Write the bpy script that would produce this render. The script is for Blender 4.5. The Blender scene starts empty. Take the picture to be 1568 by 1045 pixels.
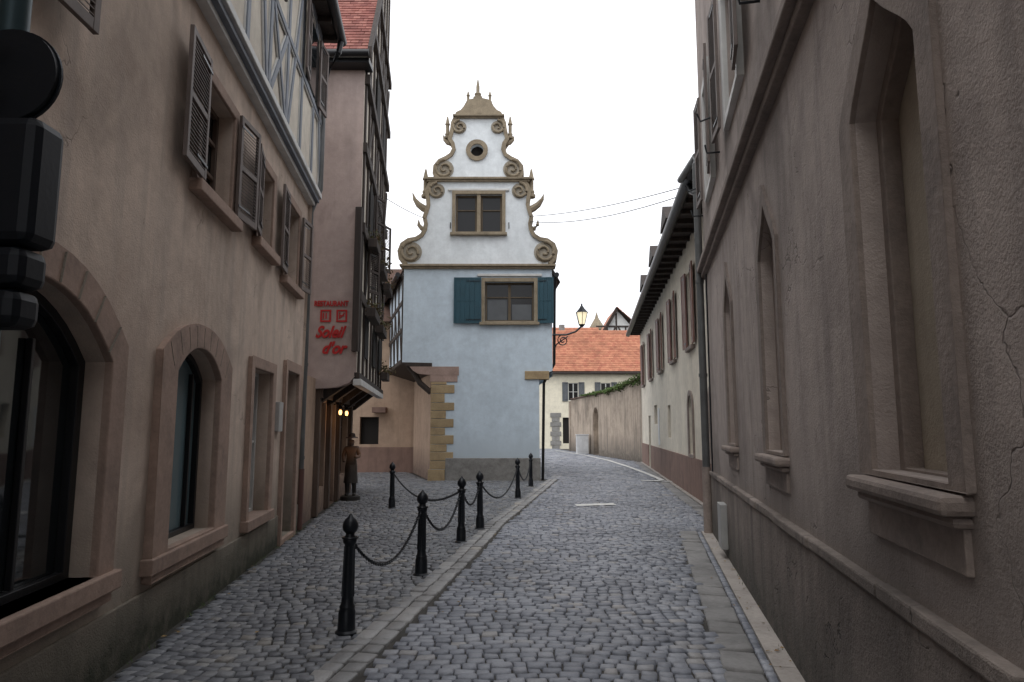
import bpy, math, random
import numpy as np
from mathutils import Vector, Matrix
from mathutils.geometry import tessellate_polygon
random.seed(7); rng=np.random.default_rng(7)
scn=bpy.context.scene
COL=scn.collection
# ------------------------------------------------------------------ materials
class NT:
    def __init__(s,name):
        s.m=bpy.data.materials.new(name); s.m.use_nodes=True; s.t=s.m.node_tree; s.t.nodes.clear()
        s.out=s.n('ShaderNodeOutputMaterial'); s.b=s.n('ShaderNodeBsdfPrincipled'); s.l(s.b.outputs[0],s.out.inputs[0])
    def n(s,t,**k):
        x=s.t.nodes.new(t)
        for a,b in k.items(): setattr(x,a,b)
        return x
    def l(s,a,b): s.t.links.new(a,b)
    def noise(s,scale,detail=4,rough=.55,vec=None,dist=0):
        x=s.n('ShaderNodeTexNoise'); x.inputs['Scale'].default_value=scale; x.inputs['Detail'].default_value=min(detail,5)
        x.inputs['Roughness'].default_value=rough; x.inputs['Distortion'].default_value=dist
        if vec is not None: s.l(vec,x.inputs['Vector'])
        return x.outputs['Fac']
    def pos(s,scale=(1,1,1)):
        g=s.n('ShaderNodeNewGeometry'); m=s.n('ShaderNodeMapping'); m.inputs['Scale'].default_value=scale
        s.l(g.outputs['Position'],m.inputs['Vector']); return m.outputs[0]
    def ramp(s,fac,stops):
        r=s.n('ShaderNodeValToRGB'); e=r.color_ramp.elements
        while len(e)<len(stops): e.new(.5)
        for i,(p,c) in enumerate(stops):
            e[i].position=p; e[i].color=(*c,1) if not isinstance(c,(int,float)) else (c,c,c,1)
        s.l(fac,r.inputs[0]); return r.outputs[0]
    def mix(s,mode,fac,a,b):
        m=s.n('ShaderNodeMix',data_type='RGBA',blend_type=mode)
        for v,i in ((fac,0),(a,6),(b,7)):
            if isinstance(v,(int,float)): m.inputs[i].default_value=v if i==0 else (v,v,v,1)
            elif isinstance(v,tuple): m.inputs[i].default_value=(*v,1)
            else: s.l(v,m.inputs[i])
        return m.outputs[2]
    def math(s,op,a,b=0,clamp=False):
        m=s.n('ShaderNodeMath',operation=op,use_clamp=clamp)
        for v,i in ((a,0),(b,1)):
            if isinstance(v,(int,float)): m.inputs[i].default_value=v
            else: s.l(v,m.inputs[i])
        return m.outputs[0]
    def bump(s,h,strength=.3,dist=.01):
        b=s.n('ShaderNodeBump'); b.inputs['Strength'].default_value=strength; b.inputs['Distance'].default_value=dist
        s.l(h,b.inputs['Height']); s.l(b.outputs[0],s.b.inputs['Normal'])
    def set(s,col=None,rough=.8,metal=0,spec=.5):
        if col is not None:
            if isinstance(col,tuple): s.b.inputs['Base Color'].default_value=(*col,1)
            else: s.l(col,s.b.inputs['Base Color'])
        s.b.inputs['Roughness'].default_value=rough; s.b.inputs['Metallic'].default_value=metal
        s.b.inputs['Specular IOR Level'].default_value=spec
        return s.m
def mul(c,k): return tuple(min(1,x*k) for x in c)
def plaster(name,c1,c2,c3=None,streak=.45,dirt=None,dirt_h=1.2,bump=.35,sc=.7,grain=70,crack=0,patch=0):
    s=NT(name); p=s.pos(); c3=c3 or mul(c2,.7)
    n1=s.noise(sc,5,.62,p,.6)
    col=s.ramp(n1,[(.3,c2),(.47,c1),(.6,mul(c1,1.08)),(.72,c2)])
    if patch:
        n5=s.noise(.45,4,.6,s.pos((1,1,.8)),1.2)
        col=s.mix('MULTIPLY',patch,col,s.ramp(n5,[(.38,.58),(.5,1.0),(.62,1.0),(.70,.72)]))
    n2=s.noise(1,5,.6,s.pos((4.5,4.5,.35)),.3)
    f=s.ramp(n2,[(.47,0),(.72,1)])
    col=s.mix('MIX',s.math('MULTIPLY',f,streak),col,c3)
    n4=s.noise(5,5,.7,p)
    col=s.mix('MULTIPLY',.6,col,s.ramp(n4,[(.3,.72),(.65,1.0)]))
    if dirt:
        g=s.n('ShaderNodeSeparateXYZ'); s.l(p,g.inputs[0])
        h=s.math('SUBTRACT',1.0,s.math('DIVIDE',g.outputs[2],dirt_h),True)
        k=s.math('MULTIPLY',h,s.math('ADD',s.math('MULTIPLY',n4,2.2),-.1),True)
        col=s.mix('MIX',k,col,dirt)
    n3=s.noise(grain,3,.7,p); hh=s.math('ADD',n3,s.math('MULTIPLY',n4,2.0))
    if crack:
        v=s.n('ShaderNodeTexVoronoi',feature='DISTANCE_TO_EDGE'); v.inputs['Scale'].default_value=.9
        ad=s.n('ShaderNodeVectorMath',operation='ADD'); nn=s.n('ShaderNodeTexNoise'); nn.inputs['Scale'].default_value=3; nn.inputs['Detail'].default_value=4
        s.l(p,nn.inputs['Vector']); sc_=s.n('ShaderNodeVectorMath',operation='SCALE'); sc_.inputs['Scale'].default_value=.7
        s.l(nn.outputs['Color'],sc_.inputs[0]); s.l(p,ad.inputs[0]); s.l(sc_.outputs[0],ad.inputs[1]); s.l(ad.outputs[0],v.inputs['Vector'])
        line=s.ramp(v.outputs['Distance'],[(0,1),(.007,0)]); msk=s.ramp(n1,[(.5,0),(.6,1)])
        k=s.math('MULTIPLY',s.math('MULTIPLY',line,msk),crack)
        col=s.mix('MIX',k,col,mul(c3,.45)); hh=s.math('SUBTRACT',hh,s.math('MULTIPLY',k,1.5))
    s.bump(hh,bump,.012)
    return s.set(col,.92,spec=.25)
def stone(name,c1,c2,bump=.4,sc=3):
    s=NT(name); p=s.pos(); g=s.n('ShaderNodeNewGeometry')
    col=s.ramp(s.noise(sc,5,.65,p,.4),[(.3,c2),(.6,c1)])
    n=s.noise(22,5,.7,p)
    col=s.mix('MULTIPLY',.5,col,s.ramp(n,[(.3,.6),(.65,1)]))
    r=s.ramp(g.outputs['Random Per Island'],[(0,.82),(1,1.0)])
    col=s.mix('MULTIPLY',1,col,r)
    s.bump(n,bump,.012)
    return s.set(col,.85,spec=.3)
def paint(name,c,rough=.45,metal=0,var=.25,spec=.4):
    s=NT(name); p=s.pos()
    col=s.mix('MULTIPLY',1,c,s.ramp(s.noise(3,5,.65,p),[(.3,1-var),(.7,1.0)]))
    s.bump(s.noise(45,2,.6,p),.12,.005)
    return s.set(col,rough,metal,spec)
def wood(name,c1,c2,rough=.7):
    s=NT(name); n=s.noise(1,5,.6,s.pos((14,14,1.2)),.5)
    col=s.ramp(n,[(.3,c2),(.65,c1)]); s.bump(n,.3,.006); return s.set(col,rough,spec=.3)
def tiles(name,c1,c2,c3):
    s=NT(name); g=s.n('ShaderNodeNewGeometry')
    col=s.ramp(g.outputs['Random Per Island'],[(0,c1),(.5,c2),(1,c3)])
    col=s.mix('MULTIPLY',.7,col,s.ramp(s.noise(1.2,5,.6,s.pos()),[(.3,.5),(.6,1)]))
    s.bump(s.noise(30,3,.6,s.pos()),.3,.01); return s.set(col,.8,spec=.3)
def glassmat(name,c=(.012,.015,.017),rough=.04,spec=.6):
    s=NT(name); n=s.noise(1.3,3,.5,s.pos()); s.bump(n,.06,.03); return s.set(c,rough,spec=spec)
def emis(name,c,st):
    s=NT(name); s.set(c,.4); s.b.inputs['Emission Color'].default_value=(*c,1); s.b.inputs['Emission Strength'].default_value=st; return s.m

M={}
M['left']=plaster('ochre_pink_render',(.60,.485,.40),(.49,.385,.315),(.38,.32,.275),.6,(.20,.18,.145),1.2,patch=.65,crack=.6)
M['right']=plaster('weathered_grey_render',(.455,.39,.355),(.36,.305,.28),(.23,.20,.185),.7,(.20,.18,.165),1.6,patch=.7,crack=.8,bump=.5)
M['rplinth']=plaster('damp_plinth_render',(.31,.265,.235),(.21,.18,.165),(.125,.11,.10),.8,(.10,.095,.085),.6,.8,1.3,50,patch=.8,crack=.9)
M['niche']=plaster('blocked_window_render',(.47,.41,.33),(.41,.355,.285),(.31,.27,.22),.5)
M['rstone']=stone('brown_sandstone',(.345,.285,.25),(.235,.195,.175),.6)
M['lstone']=stone('pink_sandstone',(.42,.30,.24),(.30,.22,.18),.4)
M['lplinth']=plaster('dark_plinth',(.31,.27,.22),(.22,.195,.16),(.13,.12,.10),.7,(.055,.058,.042),.5,.8,patch=.5)
M['bay']=plaster('mauve_brown_render',(.44,.355,.325),(.37,.295,.27),(.29,.24,.22),.45,patch=.4)
M['brown']=plaster('brown_render',(.46,.335,.25),(.36,.26,.195),(.25,.185,.14),.5,(.16,.115,.095),1.0)
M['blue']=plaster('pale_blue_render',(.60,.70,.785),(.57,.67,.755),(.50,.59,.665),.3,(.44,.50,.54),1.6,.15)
M['gable']=plaster('pale_blue_render_lit',(.77,.82,.85),(.735,.79,.82),(.63,.68,.71),.3,None,1,.15)  # same pale blue as the facade, brighter daylight painted into the colour
M['ochre']=stone('ochre_stone_trim',(.36,.30,.215),(.23,.19,.135),.4,4)
M['vol']=stone('volute_panel_stone',(.42,.38,.31),(.30,.265,.21),.4,4)
M['quoin']=stone('yellow_sandstone_quoin',(.48,.365,.215),(.35,.26,.155),.5,3)
M['pinkq']=stone('pink_corbel_stone',(.48,.35,.30),(.36,.26,.22),.5,3)
M['gplinth']=stone('grey_stone_plinth',(.32,.315,.30),(.21,.20,.19),.4,4)
M['cream']=plaster('cream_render',(.75,.69,.58),(.70,.64,.535),(.57,.52,.44),.35,patch=.25)
M['cplinth']=plaster('red_brown_plinth',(.25,.165,.135),(.18,.12,.10),(.13,.09,.08),.5)
M['farcream']=plaster('far_cream_render',(.76,.71,.57),(.72,.67,.53),(.64,.59,.48),.2)
M['garden']=plaster('old_rubble_render',(.48,.395,.315),(.35,.285,.225),(.20,.17,.14),.9,(.15,.13,.11),1.2,.8,.9,25,patch=.7)
M['infill']=plaster('cream_infill',(.68,.63,.54),(.62,.57,.485),(.50,.45,.385),.4)
M['beam']=wood('dark_oak_beam',(.06,.046,.039),(.03,.024,.022))
M['gbeam']=paint('blue_grey_painted_beam',(.20,.225,.265),.6)
M['whitetrim']=paint('offwhite_trim',(.66,.66,.64),.6)
M['shut']=paint('brown_grey_shutter_paint',(.17,.135,.12),.6,0,.4)
M['shutred']=paint('red_brown_shutter_paint',(.25,.14,.115),.6,0,.4)
M['shutgrey']=paint('grey_shutter_paint',(.12,.13,.14),.6)
M['teal']=paint('teal_shutter_paint',(.02,.075,.105),.5,0,.25)
M['woodframe']=wood('brown_window_frame',(.12,.085,.065),(.07,.05,.04))
M['winframe']=wood('olive_window_frame',(.13,.10,.065),(.08,.06,.04))
M['glass']=glassmat('window_glass')
M['glassd']=glassmat('dim_window_glass',(.012,.012,.013),.12,.3)
M['glassb']=glassmat('pale_blue_window_glass',(.13,.19,.21),.1,.6)  # base colour paler and bluer than the other panes
M['curtain']=paint('net_curtain',(.13,.14,.15),.8)
M['dark']=paint('dark_interior',(.015,.013,.012),.9)
M['zinc']=paint('zinc_pipe',(.15,.155,.155),.45,.4,.35)
M['gutter']=paint('dark_gutter',(.022,.023,.026),.4,.3,.3)
M['pipebrown']=paint('brown_pipe_sleeve',(.12,.06,.05),.5)
M['black']=paint('black_iron',(.010,.013,.018),.36,.2,.3,.4)
M['signal']=paint('black_signal_housing',(.006,.009,.014),.5,0,.2,.25)
M['sigpole']=paint('teal_grey_pole',(.03,.06,.07),.45,.3)
M['red']=paint('red_sign_lettering',(.50,.02,.02),.5)
M['redtile']=tiles('red_roof_tiles',(.20,.065,.055),(.28,.10,.08),(.36,.15,.12))
M['orangetile']=tiles('orange_roof_tiles',(.42,.17,.10),(.50,.22,.13),(.38,.135,.085))
M['browntile']=tiles('brown_roof_tiles',(.10,.06,.045),(.14,.08,.06),(.07,.05,.04))
M['white']=paint('white_road_paint',(.74,.74,.72),.7,0,.35)
M['conc']=stone('concrete_strip',(.46,.42,.385),(.33,.30,.275),.4,2)
M['slab']=stone('gutter_slab',(.31,.305,.30),(.20,.198,.195),.4,3)
M['leaf']=tiles('ivy_leaves',(.04,.08,.015),(.07,.12,.025),(.10,.13,.04))
M['litter']=tiles('fallen_leaves',(.22,.12,.05),(.35,.24,.10),(.12,.08,.04))
M['brownleaf']=tiles('dry_box_plants',(.05,.06,.02),(.09,.05,.02),(.04,.05,.02))
M['warm']=emis('lit_bulb',(1,.5,.16),4)
M['lampglass']=emis('lantern_glass',(1,.88,.6),.75)
M['box']=paint('grey_utility_box',(.42,.42,.41),.5)
M['whitebox']=paint('white_cabinet',(.66,.67,.68),.5)
def cobmat(name,c1,c2,c3):
    s=NT(name); g=s.n('ShaderNodeNewGeometry'); p=s.pos()
    col=s.ramp(g.outputs['Random Per Island'],[(0,c1),(.45,c2),(.9,c3),(1,(c3[0]*1.1,c3[1]*1.02,c3[2]*.9))])
    n=s.noise(60,4,.7,p)
    col=s.mix('MULTIPLY',.55,col,s.ramp(n,[(.3,.55),(.65,1)]))
    col=s.mix('MULTIPLY',.8,col,s.ramp(s.noise(.7,5,.6,p,.5),[(.3,.62),(.6,1)]))
    s.bump(n,.45,.006)
    return s.set(col,.5,spec=.5)
M['cob']=cobmat('cobble_stone',(.185,.20,.235),(.25,.268,.31),(.33,.345,.385))
M['cobl']=cobmat('pavement_sett',(.14,.148,.165),(.19,.20,.22),(.26,.268,.28))
M['cobband']=cobmat('band_stone',(.23,.23,.23),(.29,.288,.288),(.35,.345,.34))
M['joint']=stone('joint_sand',(.075,.07,.063),(.042,.04,.036),.6,6)
# ------------------------------------------------------------------ mesh tools
def root(name):
    e=bpy.data.objects.new(name,None); e.empty_display_size=.3; COL.objects.link(e); return e
class Frame:
    def __init__(s,O,D,flip=False):
        s.O=Vector((O[0],O[1],O[2] if len(O)>2 else 0)); s.D=Vector((D[0],D[1],0)).normalized()
        s.N=Vector((s.D.y,-s.D.x,0)) if not flip else Vector((-s.D.y,s.D.x,0)); s.flip=flip
    def p(s,a,z,n=0): return s.O+s.D*a+s.N*n+Vector((0,0,z))
    def sub(s,a,n,ang,z=0):
        A=math.radians(ang); d=s.D*math.cos(A)+s.N*math.sin(A); o=s.p(a,z,n)
        f=Frame((o.x,o.y,o.z),(d.x,d.y),s.flip)
        if f.N.dot(s.N)<0: f.N=-f.N
        return f
class MB:
    def __init__(s,name,mat,parent=None,bevel=0,smooth=False):
        s.name=name;s.mat=M[mat] if isinstance(mat,str) else mat;s.par=parent;s.v=[];s.f=[];s.bev=bevel;s.sm=smooth
    def add(s,vs,fs):
        b=len(s.v); s.v+= [tuple(x) for x in vs]; s.f+=[tuple(i+b for i in f) for f in fs]
    def hexa(s,v): s.add(v,[(0,3,2,1),(4,5,6,7),(0,1,5,4),(1,2,6,5),(2,3,7,6),(3,0,4,7)])
    def box(s,F,a0,a1,z0,z1,n0,n1):
        s.hexa([F.p(a0,z0,n0),F.p(a1,z0,n0),F.p(a1,z0,n1),F.p(a0,z0,n1),F.p(a0,z1,n0),F.p(a1,z1,n0),F.p(a1,z1,n1),F.p(a0,z1,n1)])
    def beam(s,F,a0,z0,a1,z1,w,n0,n1):
        d=Vector((a1-a0,z1-z0)).normalized(); q=Vector((-d.y,d.x))*w/2
        c=[(a0+q.x,z0+q.y),(a1+q.x,z1+q.y),(a1-q.x,z1-q.y),(a0-q.x,z0-q.y)]
        s.hexa([F.p(x,z,n0) for x,z in c]+[F.p(x,z,n1) for x,z in c])
    def ext(s,F,pts,n0,n1):
        k=len(pts); s.add([F.p(a,z,n1) for a,z in pts]+[F.p(a,z,n0) for a,z in pts],
          [(i,(i+1)%k,(i+1)%k+k,i+k) for i in range(k)])
        t=tessellate_polygon([[Vector((a,z,0)) for a,z in pts]])
        s.add([F.p(a,z,n1) for a,z in pts],t); s.add([F.p(a,z,n0) for a,z in pts],t)
    def wall(s,F,outline,holes,n=0,depth=.2):
        polys=[[Vector((a,z,0)) for a,z in q] for q in [outline]+holes]
        flat=[v for q in polys for v in q]
        s.add([F.p(v.x,v.y,n) for v in flat],tessellate_polygon(polys))
        for h in holes:
            k=len(h); s.add([F.p(a,z,n) for a,z in h]+[F.p(a,z,n-depth) for a,z in h],[(i,(i+1)%k,(i+1)%k+k,i+k) for i in range(k)])
    def poly(s,F,pts,n):
        s.add([F.p(a,z,n) for a,z in pts],tessellate_polygon([[Vector((a,z,0)) for a,z in pts]]))
    def ring(s,F,outer,inner,n0,n1):
        k=len(outer); V=[F.p(a,z,n1) for a,z in outer]+[F.p(a,z,n1) for a,z in inner]+[F.p(a,z,n0) for a,z in outer]+[F.p(a,z,n0) for a,z in inner]
        fs=[]
        for i in range(k):
            j=(i+1)%k; fs+=[(i,j,j+k,i+k),(i,j,j+2*k,i+2*k),(i+k,j+k,j+3*k,i+3*k)]
        s.add(V,fs)
    def ribbon(s,F,pts,w,n0,n1):
        k=len(pts); L=[];R=[]
        for i in range(k):
            a=Vector(pts[max(i-1,0)]);b=Vector(pts[min(i+1,k-1)]); d=(b-a).normalized(); q=Vector((-d.y,d.x))*w/2
            L.append((pts[i][0]+q.x,pts[i][1]+q.y)); R.append((pts[i][0]-q.x,pts[i][1]-q.y))
        V=[F.p(a,z,n1) for a,z in L]+[F.p(a,z,n1) for a,z in R]+[F.p(a,z,n0) for a,z in L]+[F.p(a,z,n0) for a,z in R]
        fs=[]
        for i in range(k-1): 
            j=i+1; fs+=[(i,j,j+k,i+k),(i,j,j+2*k,i+2*k),(i+k,j+k,j+3*k,i+3*k),(i+2*k,j+2*k,j+3*k,i+3*k)]
        fs+=[(0,k,3*k,2*k),(k-1,2*k-1,4*k-1,3*k-1)]
        s.add(V,fs)
    def tube(s,pts,r,seg=8,cap=True):
        pts=[Vector(p) for p in pts]; k=len(pts); V=[]
        for i,p in enumerate(pts):
            d=(pts[min(i+1,k-1)]-pts[max(i-1,0)]).normalized()
            a=Vector((0,0,1)) if abs(d.z)<.9 else Vector((1,0,0)); u=d.cross(a).normalized(); w=d.cross(u)
            rr=r[i] if isinstance(r,(list,tuple)) else r
            for j in range(seg):
                t=2*math.pi*j/seg; V.append(p+u*math.cos(t)*rr+w*math.sin(t)*rr)
        fs=[(i*seg+j,i*seg+(j+1)%seg,(i+1)*seg+(j+1)%seg,(i+1)*seg+j) for i in range(k-1) for j in range(seg)]
        if cap: fs+=[tuple(range(seg)),tuple(range((k-1)*seg,k*seg))]
        s.add(V,fs)
    def lathe(s,x,y,z,prof,seg=16):
        s.tube2([(Vector((x,y,z+h)),r) for r,h in prof],seg)
    def tube2(s,pr,seg):
        V=[]
        for p,r in pr:
            for j in range(seg):
                t=2*math.pi*(j+.5)/seg; V.append(p+Vector((math.cos(t)*r,math.sin(t)*r,0)))
        k=len(pr)
        fs=[(i*seg+j,i*seg+(j+1)%seg,(i+1)*seg+(j+1)%seg,(i+1)*seg+j) for i in range(k-1) for j in range(seg)]
        fs+=[tuple(range(seg)),tuple(range((k-1)*seg,k*seg))]
        s.add(V,fs)
    def done(s):
        me=bpy.data.meshes.new(s.name); me.from_pydata(s.v,[],s.f); me.materials.append(s.mat)
        if s.sm:
            me.polygons.foreach_set('use_smooth',[True]*len(me.polygons))
        me.update(); o=bpy.data.objects.new(s.name,me); COL.objects.link(o)
        if s.par: o.parent=s.par
        if s.bev:
            b=o.modifiers.new('b','BEVEL'); b.width=s.bev; b.segments=2; b.limit_method='ANGLE'; b.angle_limit=.9
        if s.sm and s.sm!='all':
            try: me.set_sharp_from_angle(angle=math.radians(40))
            except Exception: pass
        return o
def rect(a0,a1,z0,z1): return [(a0,z0),(a1,z0),(a1,z1),(a0,z1)]
def arch(a0,a1,z0,zs,zt,n=14):
    c=(a0+a1)/2;h=(a1-a0)/2
    return [(a0,z0),(a1,z0)]+[(c+h*math.cos(math.pi*i/n),zs+(zt-zs)*math.sin(math.pi*i/n)) for i in range(n+1)]
def seg(a0,a1,z0,zs,zt,n=14):
    c=(a0+a1)/2;h=(a1-a0)/2;P=[(a0,z0),(a1,z0)]
    for i in range(n+1):
        x=1-2*i/n; P.append((c+h*x,zs+(zt-zs)*(1-abs(x)**2.3)))
    return P
def ogee(a0,a1,z0,zs,zt,n=8):
    c=(a0+a1)/2;h=(a1-a0)/2; P=[(a0,z0),(a1,z0)]
    for i in range(n+1):
        t=i/n; P.append((c+h*(1-t),zs+(zt-zs)*(math.sin(t*math.pi/2)**.8*.6+t**3*.4)))
    for i in range(1,n+1):
        t=1-i/n; P.append((c-h*(1-t),zs+(zt-zs)*(math.sin(t*math.pi/2)**.8*.6+t**3*.4)))
    return P
def window(par,F,a0,a1,z0,z1,depth,frame='woodframe',mull=1,trans=None,glass='glass',fw=.05,n=0):
    g=MB('window_glass',glass,par); g.poly(F,rect(a0,a1,z0,z1),n-depth+.01); g.done()
    b=MB('window_frame',frame,par,.004); d0=n-depth+.012;d1=n-depth+.06
    b.box(F,a0+.001,a0+fw,z0+.001,z1-.001,d0,d1);b.box(F,a1-fw,a1-.001,z0+.001,z1-.001,d0,d1)
    b.box(F,a0+fw,a1-fw,z0+.001,z0+fw,d0,d1-.003);b.box(F,a0+fw,a1-fw,z1-fw,z1-.001,d0,d1-.003)
    for i in range(1,mull+1):
        m=a0+(a1-a0)*i/(mull+1); b.box(F,m-fw*.7,m+fw*.7,z0+fw,z1-fw,d0,d1+.006)
    if trans:
        for t in trans:
            zz=z0+(z1-z0)*t; b.box(F,a0+fw,a1-fw,zz-.018,zz+.018,d0,d1-.008)
    b.done()
def shutter(par,F,w,z0,z1,mat='shut',th=.035,slats=True):
    b=MB('shutter',mat,par,.004); f=.055
    b.box(F,0,f,z0,z1,0,th);b.box(F,w-f,w,z0,z1,0,th)
    zm=(z0+z1)/2
    for q0,q1 in ((z0,z0+f*1.3),(zm-f/2,zm+f/2),(z1-f,z1)): b.box(F,f,w-f,q0,q1,.002,th-.002)
    if slats:
        z=z0+f*1.3+.01
        while z<z1-f-.03:
            if not (zm-f/2-.03<z<zm+f/2):
                b.hexa([F.p(f,z,th*.9),F.p(w-f,z,th*.9),F.p(w-f,z+.008,th*.9),F.p(f,z+.008,th*.9),F.p(f,z+.026,.003),F.p(w-f,z+.026,.003),F.p(w-f,z+.034,.003),F.p(f,z+.034,.003)])
            z+=.036
    else:
        k=max(2,round((w-2*f)/.14))
        for i in range(k):
            x0=f+(w-2*f)*i/k;x1=f+(w-2*f)*(i+1)/k
            b.box(F,x0+.002,x1-.002,z0+f*1.3,zm-f/2,.006,th-.010); b.box(F,x0+.002,x1-.002,zm+f/2,z1-f,.006,th-.010)
    b.done()
    h=MB('shutter_hinge','black',par)
    for z in (z0+.12,z1-.12): h.box(F,.0,w*.55,z-.012,z+.012,th+.001,th+.007)
    h.done()
def tile_roof(name,par,P0,U,V,nu,nv,mat,th=.02):
    P0=Vector(P0);U=Vector(U);V=Vector(V); N=U.cross(V).normalized()
    if N.z<0: N=-N
    du=U/nu;dv=V/nv; b=MB(name,mat,par)
    for j in range(nv):
        for i in range(nu):
            off=du*(.5 if j%2 else 0)+du*random.uniform(-.03,.03); z=random.uniform(0,.006)
            a=P0+du*i+dv*j+off*0.999 if i<nu-1 or j%2==0 else P0+du*i+dv*j
            a0=a;a1=a+du*.97;c0=a0+dv*1.15;c1=a1+dv*1.15
            up=N*(th*1.6+z);lo=N*.002
            b.hexa([a0+N*th*.6,a1+N*th*.6,c1+lo,c0+lo,a0+up,a1+up,c1+N*th,c0+N*th])
    b.done()
    s=MB(name+'_deck','beam',par); s.add([P0-N*.02,P0+U-N*.02,P0+U+V-N*.02,P0+V-N*.02],[(0,1,2,3)]); s.done()
# ------------------------------------------------------------------ world, sun, camera
w=bpy.data.worlds.new("World"); scn.world=w; w.use_nodes=True; nt=w.node_tree; nt.nodes.clear()
out=nt.nodes.new('ShaderNodeOutputWorld');bg=nt.nodes.new('ShaderNodeBackground');sky=nt.nodes.new('ShaderNodeTexSky')
sky.sky_type='NISHITA';sky.sun_disc=False;sky.sun_elevation=math.radians(58);sky.sun_rotation=math.radians(160)
mx=nt.nodes.new('ShaderNodeMix');mx.data_type='RGBA'
tc=nt.nodes.new('ShaderNodeTexCoord');nz=nt.nodes.new('ShaderNodeTexNoise');nz.inputs['Scale'].default_value=2;nz.inputs['Detail'].default_value=5
cr=nt.nodes.new('ShaderNodeValToRGB');cr.color_ramp.elements[0].position=.3;cr.color_ramp.elements[0].color=(10.8,11,11.5,1);cr.color_ramp.elements[1].position=.7;cr.color_ramp.elements[1].color=(12,12,12.3,1)
nt.links.new(tc.outputs['Generated'],nz.inputs['Vector']);nt.links.new(nz.outputs['Fac'],cr.inputs[0])
mx.inputs[0].default_value=.93
nt.links.new(sky.outputs[0],mx.inputs[6]);nt.links.new(cr.outputs[0],mx.inputs[7])
nt.links.new(mx.outputs[2],bg.inputs[0]);bg.inputs[1].default_value=.135;nt.links.new(bg.outputs[0],out.inputs[0])
sl=bpy.data.lights.new('sun','SUN');sl.energy=1.0;sl.angle=math.radians(30);sl.color=(1,.97,.93)
so=bpy.data.objects.new('sun',sl);COL.objects.link(so);so.rotation_euler=(math.radians(32),0,math.radians(-20));so.location=(0,-10,30)
cam=bpy.data.cameras.new('camera');co=bpy.data.objects.new('camera',cam);COL.objects.link(co)
cam.sensor_width=36;cam.lens=24;co.location=(0,0,1.6);co.rotation_euler=(math.radians(97.25),0,0);cam.clip_start=.05;cam.clip_end=1500
scn.camera=co
scn.view_settings.view_transform='Standard';scn.view_settings.look='None';scn.view_settings.exposure=0
# ------------------------------------------------------------------ ground and paving
def lw(y): return -2.11-.1175*y if y<18 else -7.5
def curb(y):
    return float(np.interp(y,[0,5.3,8.5,11.9,20.4,24,30],[-1.78,-1.08,-.66,-.27,1.07,1.6,1.9]))
def rw(y):
    if y<11: return 1.0+.196*y
    if y<33: return 2.4+.116*y
    return 6.2-(y-32.5)*.121
def gut(y): return rw(y)-.56 if y<11 else (rw(y)-.45 if y<33 else rw(y)-.3)
G=MB('ground','joint')
G.add([(-300,-300,-.020),(300,-300,-.020),(300,500,-.020),(-300,500,-.020)],[(0,1,2,3)]);G.done()
def stones(name,mat,C,par=None,hj=.005,jt=.045):
    C=np.array(C);n=len(C); x,y,hx,hy,r=C.T
    base=np.array([[-1,-1],[1,-1],[1,1],[-1,1]],float)
    V=np.zeros((n,12,3)); jit=rng.normal(0,jt,(n,4,2))
    h=rng.normal(0,hj,n); tx=rng.normal(0,.035,n);ty=rng.normal(0,.035,n)
    for ring,(ins,z) in enumerate(((0,-.05),(0,-.009),(.14,0))):
        q=(base[None]+jit)*(1-ins)
        lx=q[:,:,0]*hx[:,None];ly=q[:,:,1]*hy[:,None]
        X=lx*np.cos(r)[:,None]-ly*np.sin(r)[:,None];Y=lx*np.sin(r)[:,None]+ly*np.cos(r)[:,None]
        V[:,ring*4:ring*4+4,0]=x[:,None]+X;V[:,ring*4:ring*4+4,1]=y[:,None]+Y
        V[:,ring*4:ring*4+4,2]=z+(h[:,None]+X*tx[:,None]+Y*ty[:,None] if ring else 0)
    f=[]
    for a in (0,4):
        for i in range(4): f.append((a+i,a+(i+1)%4,a+4+(i+1)%4,a+4+i))
    f.append((8,9,10,11)); f=np.array(f)
    F=(f[None]+(np.arange(n)*12)[:,None,None]).reshape(-1,4)
    me=bpy.data.meshes.new(name);me.from_pydata(V.reshape(-1,3).tolist(),[],F.tolist());me.materials.append(M[mat])
    me.polygons.foreach_set('use_smooth',[True]*len(me.polygons));me.update()
    o=bpy.data.objects.new(name,me);COL.objects.link(o);o.parent=par;return o
def fill(fl,fr,y0,y1,p,skip=None,wave=.05,asp=1.25):
    C=[];y=y0
    while y<y1:
        q=p*random.uniform(.93,1.08)
        L=fl(y);R=fr(y); x=L+p*random.uniform(.0,.8)
        while x<R-p*.3:
            ww=p*asp*random.uniform(.8,1.25)
            cx=x+ww/2; cy=y+wave*math.sin(cx*1.7+y*.35)+wave*.6*math.sin(cx*4.1+1.3*y)
            if not(skip and skip(cx,cy)): C.append((cx,cy,(ww-.010)/2,(q-.009)/2,math.atan(wave*1.7*math.cos(cx*1.7+y*.35)+wave*2.4*math.cos(cx*4.1+1.3*y))+random.gauss(0,.03)))
            x+=ww
        y+=q
    return C
inh=lambda x,y: y>21.25 and -2.6-.3*(y-21.3)<x<.9
C=fill(lambda y:curb(y)+.16,gut,1.9,22,.095,inh)
C+=fill(lambda y:.8 if y<33 else -1.5,gut,22,32,.12,inh,.06)
C+=fill(lambda y:.8 if y<33 else -1.5,lambda y:gut(y),32,56,.18,None,.06)
stones('cobblestone_road','cob',C)
C=fill(lambda y:lw(y)+.05,lambda y:min(curb(y)-.16,.82 if y>21 else 9),1.9,25.2,.09,inh,.075,1.2)
stones('cobblestone_pavement','cobl',C)
C=[];y=1.5
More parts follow.
